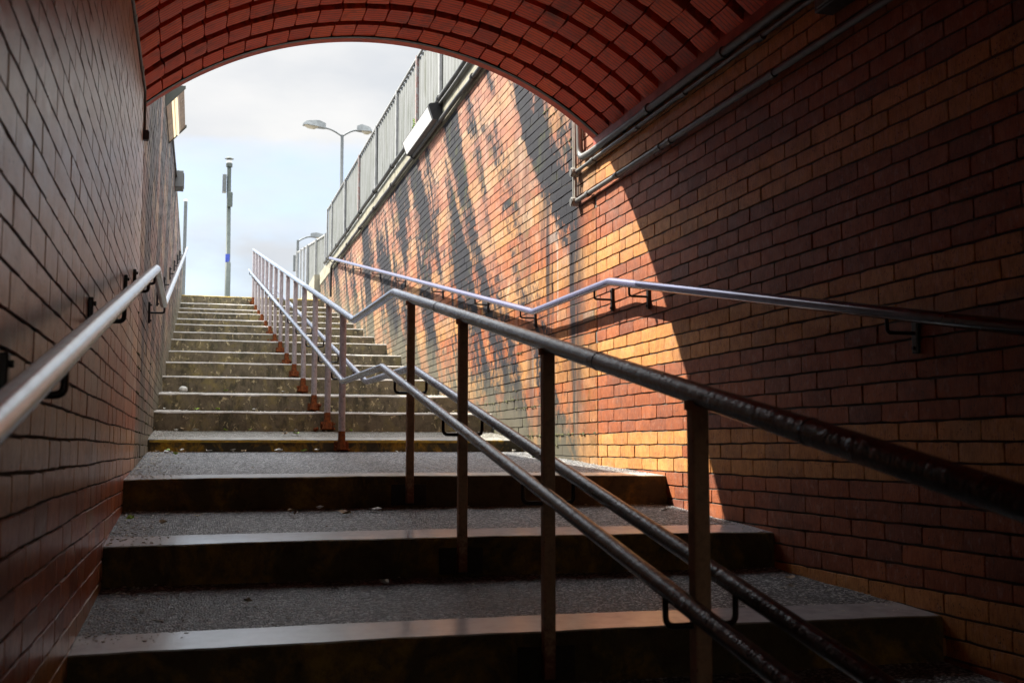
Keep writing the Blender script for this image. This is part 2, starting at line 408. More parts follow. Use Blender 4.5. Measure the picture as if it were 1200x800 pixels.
def set_attr(o, name, vals):
    a = o.data.attributes.new(name, 'FLOAT', 'FACE'); a.data.foreach_set('value', np.array(vals, dtype=np.float32))

def brick_field(x, sgn, y0, y1, ztop, mats, parent, name, zbot=None, shift=0.0, thick=.32, perp=.0065, bed=.0095, tilt=1.0):
    """bricks on the plane x=const facing sgn*x, with a mortar bed behind"""
    mb = MB(); tones = []; bands = []
    def mapf(u, v, d):
        # courses wander a little, each on its own
        q = round((v - Z0) / BH)
        return (x + sgn * (d - .007), u, v + .0022 * math.sin(u * 1.9 + q * 2.4) + .0014 * math.sin(u * 5.3 + q * 4.1))
    r0 = int(math.floor(((zbot if zbot is not None else floor_z(y0) - .3) - Z0) / BH)); r1 = int(math.ceil((ztop - Z0) / BH))
    for r in range(r0, r1):
        zb = Z0 + r * BH; zt = min(zb + BH, ztop)
        if zt - zb < .03: continue
        off = (.5 if r % 2 else 0) * BL + shift + rng.uniform(-.008, .008)
        k0 = int(math.floor((y0 - off) / BL)) ; k1 = int(math.ceil((y1 - off) / BL))
        for k in range(k0, k1):
            a = max(y0, off + k * BL); b = min(y1, off + (k + 1) * BL)
            if b - a < .04: continue
            if zt < floor_z((a + b) / 2) - .32: continue
            tn = min(1, max(0, rng.normal(.5, .17))); bd = 1.0 if yrow(r) else 0.0
            if rng.random() < .005: bd = 1 - bd
            tile_geo(mb, tones, bands, mapf, a, b, zb, zt, bed, perp, .007, tn, bd, .0008, round_=min(.0022, perp * .4) * tilt, tilt=tilt)
    nb = len(mb.f)
    lo = (x - sgn * thick, y0, r0 * BH + Z0); hi = (x - sgn * .0068, y1, ztop)
    l2 = tuple(min(a, b) for a, b in zip(lo, hi)); h2 = tuple(max(a, b) for a, b in zip(lo, hi))
    mb.box(l2, h2, 1); k = len(mb.f) - nb; tones += [.5] * k; bands += [0] * k
    o = mb.build(name, mats, parent); set_attr(o, 'tone', tones); set_attr(o, 'band', bands)
    return o

w = thing('brick_wall', (XL, 3, -1.3), 'banded red and buff brick side wall inside the underpass, close on the left of the steps', 'wall')
brick_field(XL, 1, -6, 7.05, 2.16, [M['brick_left'], M['mortar_in']], w, 'brickwork', shift=.03, bed=.0085, perp=.007, tilt=.6)
w = thing('brick_wall', (XR, 3, -1.3), 'shadowed banded red and buff brick side wall inside the underpass on the right', 'wall')
brick_field(XR, -1, -6, 7.195, 2.06, [M['brick_in'], M['mortar_in']], w, 'brickwork', shift=.015)
w = thing('brick_wall', (XL, 15, 0), 'dark streaked brick retaining wall of the open stair cutting on the left', 'wall')
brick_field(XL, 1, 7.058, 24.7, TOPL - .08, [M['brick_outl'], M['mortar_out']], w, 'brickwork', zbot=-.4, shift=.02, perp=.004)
c = MB(); c.box((XL - .33, 7.42, TOPL - .08), (XL + .006, 24.75, TOPL), 0, .01); c.build('coping', M['concrete'], w)
w = thing('brick_wall', (XR, 15, 0), 'sunlit orange brick retaining wall of the stair cutting with black slanting streaks', 'wall')
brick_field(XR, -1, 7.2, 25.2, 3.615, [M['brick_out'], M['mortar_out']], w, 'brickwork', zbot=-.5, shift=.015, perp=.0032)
c = MB()
for i in range(9):
    a = 7.42 + i * 1.98; b = min(a + 1.972, 25.25)
    c.box((XR - .014, a, 3.617), (XR + .34, b, 3.90), 0, .010)
c.build('coping', M['concrete'], w)
# unseen open light well added behind the viewer to send fill light forward
for xw, sg, lab in ((XL, 1, 'left'), (XR, -1, 'right')):
    w = thing('fill_light_wall', (xw, -9, -1.6), 'plain side wall of the light well added for fill light behind the viewer, on the %s' % lab, 'wall')
    m = MB(); m.box((min(xw, xw - sg * .3), -12, -1.7), (max(xw, xw - sg * .3), -6.01, GZ + .02)); o = m.build('fill_light_wall_face', M['path'], w); set_attr(o, 'tone', [.6] * 6); set_attr(o, 'band', [0] * 6)
w = thing('fill_light_wall', (1.1, -12, -1.6), 'plain end wall of the light well added for fill light behind the viewer', 'wall')
m = MB(); m.box((XL - .3, -12.3, -1.7), (XR + .3, -12.005, GZ + .9)); o = m.build('fill_light_wall_face', M['path'], w); set_attr(o, 'tone', [.6] * 6); set_attr(o, 'band', [1] * 6)

# ------------------------------------------------------------ vaulted roof
XC, ZC, RAD = 1.13, .405, 2.24
vault = thing('brick_vault', (XC, 3.6, 2.1), 'shallow arched underpass ceiling of ribbed red clay tile rings', 'ceiling')
A0 = math.asin((XL - XC) / RAD); A1 = math.asin((XR - XC) / RAD)
A0 -= .0; L = RAD * (A1 - A0)
mb = MB(); tones = []; bands = []
def mapv(u, v, d):
    a = A0 + u / RAD; r = RAD + .066 - d
    return (XC + r * math.sin(a), v, ZC + r * math.cos(a))
NTL = 23; tl = L / NTL
ry = [7.078 - k * .2735 for k in range(47)]
for k, yb in enumerate(ry):
    drop = rng.uniform(-.004, .004); shift = rng.uniform(-.015, .015)
    for i in range(-1, NTL + 1):
        u0 = max(0, i * tl + shift); u1 = min(L, (i + 1) * tl + shift)
        if u1 - u0 < .03: continue
        tile_geo(mb, tones, bands, mapv, u0, u1, yb - .205, yb, .0045, .0062, .066 + drop + rng.uniform(-.002, .002), min(1, max(0, rng.normal(.55, .25))), 0, .0015, nu=4, nv=3, round_=.003)
o = mb.build('ring_tiles', M['clay'], vault); set_attr(o, 'tone', tones); set_attr(o, 'band', bands)
def arch_band(y0, y1, r0, r1, seg=64, a0=A0 - .03, a1=A1 + .03):
    m = MB(); vs = []
    for i in range(seg + 1):
        a = a0 + (a1 - a0) * i / seg
        for r, y in ((r0, y0), (r0, y1), (r1, y1), (r1, y0)): vs.append((XC + r * math.sin(a), y, ZC + r * math.cos(a)))
    fs = []
    for i in range(seg):
        b = i * 4
        for k in range(4): fs.append((b + k, b + (k + 1) % 4, b + 4 + (k + 1) % 4, b + 4 + k))
    fs += [(0, 1, 2, 3), (seg * 4 + 3, seg * 4 + 2, seg * 4 + 1, seg * 4)]
    m.add(vs, fs); return m
arch_band(-5.98, 7.19, RAD + .066, RAD + .30).build('ring_backing', M['clay_dark'], vault)
arch_band(7.112, YT, RAD + .004, RAD + .30).build('arch_trim', M['trim_red'], vault)
arch_band(7.084, 7.1115, RAD - .002, RAD + .2).build('gap_shade_strip', M['black'], vault)  # black band that paints in the shade of the gap behind the trim
# springing beams along the wall heads
b = MB(); b.box((XR - .022, -5.98, 2.062), (XR + .3, 7.185, 2.165), 0, .004); b.build('springing_beam', M['beam'], vault)
b = MB(); b.box((XL - .3, -5.98, 2.165), (XL + .004, 7.19, 2.2), 0, .004); b.build('springing_beam', M['beam'], vault)
# portal wall and parapet above the mouth
p = MB()
poly = [(XL - .33, 2.21), (XL - .01, 2.21)]
for i in range(33):
    a = A0 + (A1 - A0) * i / 32; poly.append((XC + (RAD + .05) * math.sin(a), ZC + (RAD + .05) * math.cos(a)))
poly += [(XR + .01, 2.13), (XR + .33, 2.13), (XR + .33, 4.35), (XL - .33, 4.35)]
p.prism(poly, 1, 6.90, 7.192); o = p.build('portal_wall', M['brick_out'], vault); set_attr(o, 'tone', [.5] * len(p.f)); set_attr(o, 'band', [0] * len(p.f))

# --------------------------------------------------------------- staircase
stair = thing('staircase', (1.13, 9, 0), 'long flight of shallow mossy concrete steps rising out of the underpass to daylight', 'stairs')
NS = len(steps)
def edge_wobble(x, k, amp): return amp * (math.sin(x * 7.1 + k * 2.3) + .6 * math.sin(x * 17.3 + k) + .4 * math.sin(x * 41 + k * 5))
for i, (y, z, zb) in enumerate(steps):
    ny, nzb = (steps[i + 1][0], steps[i + 1][2]) if i < NS - 1 else (y + 1.0, GZ)
    upper = i >= 8
    nw = .28 if not upper else .11
    rm = M['riser_low'] if i < 7 else (M['riser_yellow'] if i == 7 else M['riser_up'])
    mb = MB(); N = 80
    xs = [XL - .006 + (XR - XL + .012) * k / N for k in range(N + 1)]
    camber = [.010 * (1 - ((x - 1.2) / 1.5) ** 2) if i < 7 else 0 for x in xs]
    amp = .0028 if not upper else .0045
    wob = [edge_wobble(x, i, amp) for x in xs]
    sl = (nzb - z) / (ny - y)
    # riser (three rows so the arris is rounded), then tread
    rows = [[(x, y + wob[k] * .3, zb - .25) for k, x in enumerate(xs)],
            [(x, y + wob[k], z - (.014 if not upper else .017) + camber[k] + wob[k] * .6) for k, x in enumerate(xs)],
            [(x, y + .004 + wob[k], z - .004 + camber[k] + wob[k] * .4) for k, x in enumerate(xs)],
            [(x, y + .016 + wob[k], z + camber[k] + wob[k] * .2) for k, x in enumerate(xs)]]
    tr = [[(x, y + .016 + wob[k], z + camber[k] + wob[k] * .2) for k, x in enumerate(xs)],
          [(x, y + nw + edge_wobble(x, i + 9, .004), z + nw * sl + camber[k] * .8) for k, x in enumerate(xs)]]
    td = [tr[1]]
    for q in range(1, 7):
        t = q / 6
        td.append([(x, y + nw + (ny + .05 - y - nw) * t, z + nw * sl + (nzb - z - nw * sl) * t + camber[k] * .8 * (1 - t) + (0 if q in (6,) else rng.uniform(-.003, .003) - (.003 if i > 0 else 0))) for k, x in enumerate(xs)])
    def grid(mb, rows, mi=0):
        n = len(rows[0]); vs = [p for r in rows for p in r]
        mb.add(vs, [(j * n + k, j * n + k + 1, (j + 1) * n + k + 1, (j + 1) * n + k) for j in range(len(rows) - 1) for k in range(n - 1)], mi)
    if upper:
        rows[2], rows[3] = rows[1], [(px, py_ + .0005, pz_ + .001) for px, py_, pz_ in rows[1]]
        tr = [[(px, py_ - .0015, pz_) for px, py_, pz_ in rows[1]], [(x, y + .001 + wob[k], z - .006 + wob[k] * .4) for k, x in enumerate(xs)]] + tr
        rows = rows[:2]
    grid(mb, rows, 0); grid(mb, td, 1)
    sp = mb.build('step', [rm, M['tread_out'] if i >= 7 else M['tread']], stair)
    nb = MB(); grid(nb, tr); nb.build('nosing', M['yellow_edge'] if i == NS - 1 else (M['nosing_out'] if i > 7 else (M['nosing_mid'] if i == 7 else M['nosing'])), sp)
    if i == 7:
        e = MB()
        e.box((XL + .01, y - .005, z - .022), (XR - .3, y + .01, z - .006)); e.build('yellow_stripe', M['yellow_edge'], sp)
# underpass floor and path at the head of the stairs
f = MB(); f.box((XL, -12, -1.75), (XR, -1.3, -1.62)); tag(f.build('floor', M['tread']), kind='structure')
f = MB(); f.box((XL - .3, 25.35, GZ - .2), (XR + 3, 60, GZ + .004)); tag(f.build('path', M['path']), kind='structure')
# upper ground, one sheet left open at the stair cutting and the added fill light well
g = MB(); E = 600; hx0, hx1, hy0, hy1 = XL - .3, XR + .3, 7.39, 25.3
for (x0, x1, y0, y1) in ((-E, hx0, -E, E), (hx1, E, -E, E), (hx0, hx1, -E, -12.1), (hx0, hx1, -6.0, hy0), (hx0, hx1, hy1, E)):
    g.quad((x0, y0, GZ), (x1, y0, GZ), (x1, y1, GZ), (x0, y1, GZ))
tag(g.build('ground', M['ground']), kind='structure')

# --------------------------------------------------------------- handrails
def cr(y):      # height of the central top rail
    if y < 6.57: return .916 - .1895 * (6.57 - y)
    if y < 8.33: return .916 + .03 * (y - 6.57) / 1.76
    return .946 + .2025 * (y - 8.33)
def cl(y):
    if y < 6.45: return .468 - .192 * (6.45 - y)
    if y < 8.25: return .468 + .02 * (y - 6.45) / 1.8
    return .488 + .2025 * (y - 8.25)
XCN = 1.11
hr = thing('handrail', (XCN, 8, 0), 'double height central handrail on a row of posts dividing the stairs', 'handrail')
t = MB(); t.tube(fillet([(XCN, -1.4, cr(-1.4)), (XCN, 6.57, cr(6.57)), (XCN, 8.33, cr(8.33)), (XCN, 24.72, cr(24.72))], .035), .0265, 20)
for yj in (1.9, 3.05, 5.3, 12.2, 16.6, 20.4): t.tube([(XCN, yj, cr(yj)), (XCN, yj + .012, cr(yj + .012))], .0278, 20, caps=True)
t.build('top_rail', M['rail'], hr)
for xx in (1.025, 1.197):
    t = MB(); t.tube(fillet([(xx, -1.3, cl(-1.3)), (xx, 6.45, cl(6.45)), (xx, 8.25, cl(8.25)), (xx, 24.8, cl(24.8))], .035), .0215, 18)
    t.build('lower_rail', M['rail'], hr)
for i, (y, z, zb) in enumerate(steps):
    if y < -1: continue
    low = y < 8
    py = y - .03; bot = zb + .03 if not low else zb + .02
    top = cr(py) - .02
    t = MB()
    if low: t.box((XCN - .020, py - .020, bot), (XCN + .020, py + .020, top), 0, .005)
    else: t.tube([(XCN, py, bot), (XCN, py, top)], .0265, 16)
    t.tube([(XCN, py, top - .016), (XCN, py, top + .004)], .031, 14)
    # mesh origin is the stair datum, so put each post's own origin at its foot
    po = t.build('post', M['post_low' if low else 'post_up'], hr)
    foot = Vector((XCN, py, bot)) - parent_world(hr)
    po.data.transform(Matrix.Translation(-foot)); po.location = foot
    b = MB()
    if low:
        b.box((XCN - .095, y - .016, bot - .01), (XCN + .095, y - .0005, bot + .10), 0, .003)
        for sx in (-.07, .07): b.tube([(XCN + sx, y - .026, bot + .045), (XCN + sx, y - .01, bot + .045)], .011, 6)
        b.build('base_plate', M['plate_dark'], po)
    else:
        hh = random.uniform(.04, .085); kk = random.uniform(.75, 1.1)
        b.box((XCN - .058, y - .010, bot - .02), (XCN + .058, y - .0005, bot + .05), 0, .004)
        b.tube([(XCN, py, bot - .012), (XCN, py, bot + .02), (XCN, py, bot + hh), (XCN, py, bot + .13)], [.044 * kk, .038 * kk, .0295, .0275], 12)
        for _ in range(12):
            bm = bmesh.new(); bmesh.ops.create_icosphere(bm, subdivisions=1, radius=random.uniform(.008, .020))
            for v in bm.verts: v.co *= random.uniform(.7, 1.25)
            b.bm(bm, 0, Matrix.Translation((XCN + random.gauss(0, .04), y - random.uniform(.008, .05), bot + random.uniform(-.02, .04))))
        b.build('base_plate', M['rust'], po)
    u = MB(); zl = cl(py)
    u.tube(fillet([(1.025, py, zl - .015), (1.025, py, zl - .085), (1.197, py, zl - .085), (1.197, py, zl - .015)], .022), .0075, 8)
    u.build('bracket', M['black'], hr)

def wall_rail(x, xw, pts, rad, mat, label, ybr):
    t = thing('handrail', (x, 8, 1), label, 'handrail')
    m = MB(); m.tube(fillet(pts, .035), rad, 20)
    def zz(y):
        for a, b in zip(pts[:-1], pts[1:]):
            if a[1] <= y <= b[1]: return a[2] + (b[2] - a[2]) * (y - a[1]) / (b[1] - a[1])
    m.build('rail', mat, t)
    s = 1 if xw > x else -1
    for y in ybr:
        z = zz(y); b = MB()
        b.tube(fillet([(x, y, z - rad * .8), (x, y, z - .075), (xw - s * .012, y, z - .075)], .018), .0075, 8)
        br = b.build('bracket', M['black'], t)
        p = MB(); p.box((min(xw - s * .016, xw), y - .016, z - .15), (max(xw - s * .016, xw), y + .016, z + .0), 0, .004)
        for dz in (-.02, -.13): p.tube([(xw - s * .024, y, z + dz), (xw - s * .012, y, z + dz)], .008, 6)
        p.build('wall_plate', M['black'], br)
    return t
wall_rail(XL + .11, XL, [(XL + .11, -1.2, .04 - .19 * 2.7), (XL + .11, 6.52, .992), (XL + .11, 8.15, .993), (XL + .11, 22.2, 3.80)], .0245, M['rail_left'],
          'bright galvanised handrail bracketed to the near left brick wall', [2.2, 3.85, 5.6, 6.35, 8.35, 9.9, 11.7, 13.9, 16.1, 18.3, 20.4])
wall_rail(XR - .13, XR, [(XR - .13, -1.2, 1.04 - .183 * 7.79), (XR - .13, 6.59, 1.04), (XR - .13, 8.26, 1.045), (XR - .13, 22.2, 3.735)], .0255, M['rail_right'],
          'bluish grey handrail bracketed to the right brick wall in sun and shade', [1.8, 3.67, 6.27, 6.88, 8.62, 10.15, 12.15, 14.5, 16.6, 18.7, 20.8, 22.05])

# ---------------------------------------------------------------- conduits
def pipe(name, pts, r, mat, label, cat, clips=(), clipmat=None, ax=None):
    o = thing(name, pts[0], label, cat)
    m = MB(); m.tube(pts, r, 12); m.build('pipe_run', mat, o)
    for c in clips:
        k = MB(); (a, b) = c; k.tube([a, b], r * 1.35, 12); k.build('collar', clipmat or mat, o)
    return o
zl = 1.752; xp = XR - .03
pipe('conduit', [(xp, 7.52, zl), (xp, -6, zl)], .016, M['pipe'], 'lower grey steel conduit running along the right underpass wall', 'pipe',
     [((xp, y, zl), (xp, y - .05, zl)) for y in (7.3, 6.75, 6.05, 5.9, 4.7, 3.4)])
zh = 1.965
pipe('conduit', [(xp, 7.52, zh), (xp, -6, zh + .03)], .013, M['pipe'], 'pale conduit just under the cable at the head of the right wall', 'pipe',
     [((xp, y, zh), (xp, y - .05, zh)) for y in (7.2, 6.4, 5.7, 4.8)])
pipe('cable', fillet([(XR - .03, 7.46, 2.42), (XR - .03, 7.44, 2.04), (XR - .032, 7.2, 2.025), (XR - .032, -6, 2.035)], .08, 6), .024, M['pipe'], 'thick dark cable slung beneath the red beam on the right', 'cable',
     [((XR - .032, y, 2.026), (XR - .032, y - .04, 2.026)) for y in (6.2, 5.2, 4.4)])
pipe('conduit', [(xp, 7.545, zl), (xp, 7.545, 3.67)], .010, M['pipe_white'], 'upright conduit climbing the right wall just outside the arch', 'pipe')
pipe('conduit', [(xp, 7.585, zl + .02), (xp, 7.60, 3.67)], .007, M['pipe_white'], 'thinner upright conduit beside the arch on the right', 'pipe')
def jbox(loc, sx, sy, sz, mat, label, lid=True):
    o = thing('junction_box', loc, label, 'junction box'); x, y, z = loc
    m = MB(); m.box((x - sx / 2, y - sy / 2, z - sz / 2), (x + sx / 2, y + sy / 2, z + sz / 2), 0, .006); m.build('box_body', mat, o)
    return o, x, y, z
def round_box(y, z, label):
    o = thing('junction_box', (xp, y, z), label, 'junction box')
    m = MB(); m.tube([(xp + .02, y, z), (xp - .03, y, z)], .033, 16); m.build('box_body', M['pipe_white'], o)
    l = MB(); l.tube([(xp - .03, y, z), (xp - .036, y, z)], .027, 16); l.build('lid', M['pipe'], o)
round_box(7.55, zl, 'round conduit elbow box at the end of the lower pipe')
round_box(7.55, zh, 'round conduit elbow box at the end of the upper pipe')
o, x, y, z = jbox((XR - .05, 4.05, 1.90), .09, .26, .10, M['lamp_grey'], 'dark box high on the right underpass wall near the ceiling')
l = MB(); l.box((x - .055, y - .10, z - .04), (x - .0455, y + .10, z + .04), 0, .004); l.build('lid', M['pipe'], o)
pl = pipe('conduit', fillet([(XL + .006, -6, 2.13), (XL + .006, 6.86, 2.10), (XL + .006, 6.93, 1.88)], .05, 5), .009, M['pipe'], 'dark conduit along the head of the left wall turning down by the arch', 'pipe',
     [((XL + .006, y, 2.105), (XL + .006, y - .05, 2.105)) for y in (6.5, 5.7, 4.9, 4.1)])
o, x, y, z = jbox((XL + .016, 6.93, 1.85), .032, .05, .06, M['lamp_grey'], 'small dark box ending the conduit on the left wall')
l = MB(); l.box((x + .0165, y - .018, z - .022), (x + .020, y + .018, z + .022), 0, .001); l.build('lid', M['pipe'], o)
# cables along the sunlit wall
for (z, r, y1, lab) in ((3.925, .028, 24.0, 'thick black cable along the foot of the metal fence'), (3.86, .016, 12.2, 'thin pale cable beside the thick one above the wall lamp'), (3.66, .024, 22.6, 'black cable clipped just below the concrete coping of the sunlit wall')):
    pts = []
    yy = 7.45
    while yy < y1: pts.append((XR - .045 + random.uniform(-.004, .004), yy, z + random.uniform(-.008, .008))); yy += .55
    pts.append((XR - .045, y1, z))
    if z == 3.66: pts += [(XR - .045, y1 + .12, z - .05), (XR - .045, y1 + .16, z - .3), (XR - .045, y1 + .16, z - .62)]
    pipe('cable', pts, r, M['cable'] if r > .02 else M['pipe'], lab, 'cable', [((XR - .045, q, z), (XR - .045, q + .05, z)) for q in np.arange(9.0, y1 - .2, 1.6)], M['black'])

# ------------------------------------------------------------ wall lamps
lm = thing('wall_lamp', (XL, 11.4, 3.3), 'lit wedge shaped bulkhead lamp with glazed sloping face on the left cutting wall', 'lamp')
ya, yb = 10.75, 12.1; zb_, zt_ = 3.165, 3.36; xo = XL + .17
m = MB(); m.prism([(XL, zb_), (xo - .012, zt_ - .012), (xo - .012, zt_), (XL, zt_)], 1, ya + .02, yb - .02); m.build('housing', M['lamp_grey'], lm)
for a, b in ((ya, ya + .02), (yb - .02, yb)):
    m = MB(); m.prism([(XL, zb_ - .012), (xo + .006, zt_ - .014), (xo + .006, zt_ + .008), (XL, zt_ + .008)], 1, a, b); m.build('end_cap', M['steel_dark'], lm)
d = Vector((xo - XL, 0, zt_ - zb_)); dn = Vector((d.z, 0, -d.x)).normalized()
def lp(t, y, o): p = Vector((XL, y, zb_)) + d * t + dn * o; return tuple(p)
m = MB()
for t0, t1, mi in ((.04, .30, 0), (.30, .40, 1), (.40, .66, 2), (.66, .94, 0)):
    m.quad(lp(t0, ya + .022, .003), lp(t1, ya + .022, .003), lp(t1, yb - .022, .003), lp(t0, yb - .022, .003), mi)
m.build('diffuser', [M['diff_bar'], M['tube'], M['diff_white']], lm)
t_ = MB(); t_.tube([lp(.5, ya + .03, .006), lp(.5, yb - .03, .006)], .013, 10); t_.build('tube', M['tube'], lm)
lm = thing('wall_lamp', (XR, 13, 3.8), 'wedge shaped bulkhead lamp with white diffuser under the fence on the sunlit wall', 'lamp')
ya, yb = 12.2, 13.85
m = MB(); pf = [(XR - .002, 3.66), (XR - .12, 3.675), (XR - .175, 3.83), (XR - .16, 3.85), (XR - .002, 3.878)]
m.prism(pf, 1, ya, yb); m.build('housing', M['lamp_grey'], lm)
a = Vector((XR - .12, 0, 3.675)); b = Vector((XR - .175, 0, 3.83)); nn = Vector((-(b.z - a.z), 0, (b.x - a.x))).normalized() 
if nn.x > 0: nn = -nn
m = MB(); q0 = a.lerp(b, .05) + nn * .003; q1 = a.lerp(b, .95) + nn * .003
m.quad((q0.x, ya + .05, q0.z), (q1.x, ya + .05, q1.z), (q1.x, yb - .03, q1.z), (q0.x, yb - .03, q0.z)); m.build('diffuser', M['diff_lit'], lm)
for yy in (ya, yb):
    m = MB(); m.prism([(px - .002 if px < XR - .01 else px, pz + (.002 if pz > 3.75 else -.002)) for px, pz in pf], 1, yy - .015, yy + .006); m.build('end_cap', M['black'], lm)
o = thing('junction_box', (XL, 15.4, 3.5), 'small grey box with cable drop on the left cutting wall below the lamp', 'junction box')
m = MB(); m.box((XL, 15.25, 3.42), (XL + .11, 15.55, 3.64), 0, .008); m.build('box_body', M['steel'], o)
m = MB(); m.box((XL + .1105, 15.28, 3.45), (XL + .118, 15.52, 3.61), 0, .003); m.build('lid', M['steel'], o)
m = MB(); m.tube([(XL + .02, 12.05, 3.3), (XL + .02, 12.8, 3.42), (XL + .02, 15.26, 3.56)], .012, 8); m.build('cable_tail', M['cable'], o)

# ------------------------------------------------------------------ fences
FX = XR + .06
fe = thing('metal_fence', (FX, 16, 3.9), 'tall weathered sheet metal fence standing on the coping of the sunlit wall', 'fence')
m = MB(); n = int((24.35 - 7.45) / .028); vs = []; fs = []
for i in range(n + 1):
    y = 7.45 + i * .028; ph = (i % 6); dx = (0, 0, .014, .016, .016, .003)[ph]
    for z in (3.9, 4.97): vs.append((FX + dx, y, z + (.012 * (y - 10) if z > 4 else 0)))
fs = [(2 * i, 2 * i + 2, 2 * i + 3, 2 * i + 1) for i in range(n)]
b0 = len(vs); vs += [(x + .004, y, z) for x, y, z in vs]; fs += [tuple(b0 + k for k in f[::-1]) for f in fs]
fs += [(2 * i + 1, 2 * i + 3, b0 + 2 * i + 3, b0 + 2 * i + 1) for i in range(n)]
m.add(vs, fs); m.build('sheet_panel', M['fence'], fe)
for k, y in enumerate((24.35, 23.5, 21.38, 19.43, 17.5, 15.57, 14.05, 12.6, 11.1, 9.2)):
    m = MB(); zt = 5.0 + .012 * (y - 10); m.box((FX - .035, y - .028, 3.903), (FX - .001, y + .028, zt), 0, .004)
    m.build('fence_post', M['rust_red'] if k in (3, 6) else M['fence_post'], fe)
m = MB(); m.tube([(FX - .012, 7.45, 4.955), (FX - .012, 24.35, 5.15)], .018, 8); m.build('top_rail', M['fence_post'], fe)
# lower fence round the stair head
f2 = thing('metal_fence', (2.5, 26, 3.3), 'lower metal fence with two open bays beside the stair head', 'fence')
P0 = Vector((2.66, 24.6, 0)); P1 = Vector((2.38, 28.6, 0))
def fp(t, z): p = P0.lerp(P1, t); return (p.x, p.y, z)
def ztop(t): return 4.66 + .26 * t
m = MB(); vs = []; fs = []; n = 60
for i in range(n + 1):
    t = .6 * i / n; a = fp(t, GZ + .1); o_ = .015 if (i // 2) % 2 else 0
    vs += [(a[0] + o_, a[1], a[2]), (a[0] + o_, a[1], ztop(t))]
fs = [(2 * i, 2 * i + 2, 2 * i + 3, 2 * i + 1) for i in range(n)]
b0 = len(vs); vs += [(x + .004, y, z) for x, y, z in vs]; fs += [tuple(b0 + k for k in f[::-1]) for f in fs]
m.add(vs, fs); m.build('sheet_panel', M['fence'], f2)
for t in (0, .3, .6, .72, .84, 1.0):
    m = MB(); a = fp(t, GZ); m.box((a[0] - .05, a[1] - .03, GZ), (a[0] - .006, a[1] + .03, ztop(t) + .02), 0, .004); m.build('fence_post', M['fence_post'], f2)
m = MB(); m.tube([fp(0, ztop(0)), fp(1, ztop(1))], .022, 8); m.build('top_rail', M['fence_post'], f2)
m = MB(); m.box((2.30, 28.4, GZ), (2.62, 28.8, GZ + .35)); m2 = MB()
pc = thing('concrete_plinth', (2.62, 26, GZ), 'low pale concrete plinth at the far end of the sunlit wall', 'plinth')
m = MB(); vs = [(2.47, 25.26, GZ - .1), (2.95, 25.26, GZ - .1), (2.95, 28.7, GZ - .1), (2.30, 28.7, GZ - .1)]
top = [(2.47, 25.26, 3.86), (2.95, 25.26, 3.86), (2.95, 28.7, 3.44), (2.30, 28.7, 3.44)]
m.add(vs + top, [(3, 2, 1, 0), (4, 5, 6, 7), (0, 1, 5, 4), (1, 2, 6, 5), (2, 3, 7, 6), (3, 0, 4, 7)]); m.build('plinth_block', M['concrete'], pc)

# ------------------------------------------------------------ street lamps
def lamp_head(mbname, p, d, L_, parent):
    """flat cobra style head at p pointing along unit vector d"""
    d = Vector(d).normalized(); s = Vector((0, 0, 1)).cross(d).normalized(); up = d.cross(s)
    prof = [(0, .10, .16), (.30 * L_, .15, .22), (.42 * L_, .17, .21), (.85 * L_, .17, .14), (L_, .13, .05)]
    m = MB(); vs = []
    for t, w_, h in prof:
        c = Vector(p) + d * t
        vs += [tuple(c + s * w_ + up * -.02), tuple(c + s * w_ * .7 + up * h), tuple(c - s * w_ * .7 + up * h), tuple(c - s * w_ + up * -.02)]
    n = len(prof); fs = []
    for i in range(n - 1):
        for k in range(4): fs.append((i * 4 + k, i * 4 + (k + 1) % 4, i * 4 + 4 + (k + 1) % 4, i * 4 + 4 + k))
    fs += [(3, 2, 1, 0), (n * 4 - 4, n * 4 - 3, n * 4 - 2, n * 4 - 1)]
    m.add(vs, fs); h = m.build('lamp_head', M['steel'], parent)
    g = MB(); vs = []
    for i in range(5):
        for j in range(7):
            a = j / 6 * 2 - 1; b = i / 4
            c = Vector(p) + d * (.32 * L_ + .62 * L_ * b) + s * (.13 * a) - up * (.022 + .10 * (1 - a * a) * (1 - (2 * b - 1) ** 2) ** .5)
            vs.append(tuple(c))
    g.add(vs, [(i * 7 + j, i * 7 + j + 1, i * 7 + 8 + j, i * 7 + 7 + j) for i in range(4) for j in range(6)], 0, True)
    g.build('lens', M['diff_bar'], h)
def pole_part(parent, x, y, z0, z1, r0, r1, mat, name='pole'):
    m = MB(); m.tube([(x, y, z0), (x, y, z0 + 1.2), (x, y, z0 + 1.22), (x, y, z1)], [r0 * 1.5, r0 * 1.5, r0, r1], 14); m.build(name, mat, parent)
ly = 40; lx = 4.815; lz = 11.2
s1 = thing('street_lamp', (lx, ly, GZ), 'double armed grey street lamp rising beyond the metal fence', 'street lamp')
pole_part(s1, lx, ly, GZ, lz, .08, .055, M['steel'])
for sg, ex in ((-1, -.62), (1, .55)):
    m = MB(); pts = []
    for i in range(9):
        t = i / 8; pts.append((lx + ex * t, ly + .05 * t, lz - .05 + .27 * math.sin(t * math.pi / 2)))
    m.tube(pts, .032, 10); m.build('arm', M['steel'], s1)
    e = pts[-1]; lamp_head('h', (e[0] - sg * .02, e[1], e[2]), (sg, -.15, .06 if sg < 0 else -.06), .80 if sg < 0 else .55, s1)
ly = 55; lx = 4.56; lz = 10.05
s2 = thing('street_lamp', (lx, ly, GZ), 'single armed street lamp far off with a small box on its column', 'street lamp')
pole_part(s2, lx, ly, GZ, lz, .09, .06, M['steel'])
m = MB(); pts = [(lx + .62 * t, ly, lz - .06 + .26 * math.sin(t * math.pi / 2)) for t in [i / 8 for i in range(9)]]; m.tube(pts, .035, 10); m.build('arm', M['steel'], s2)
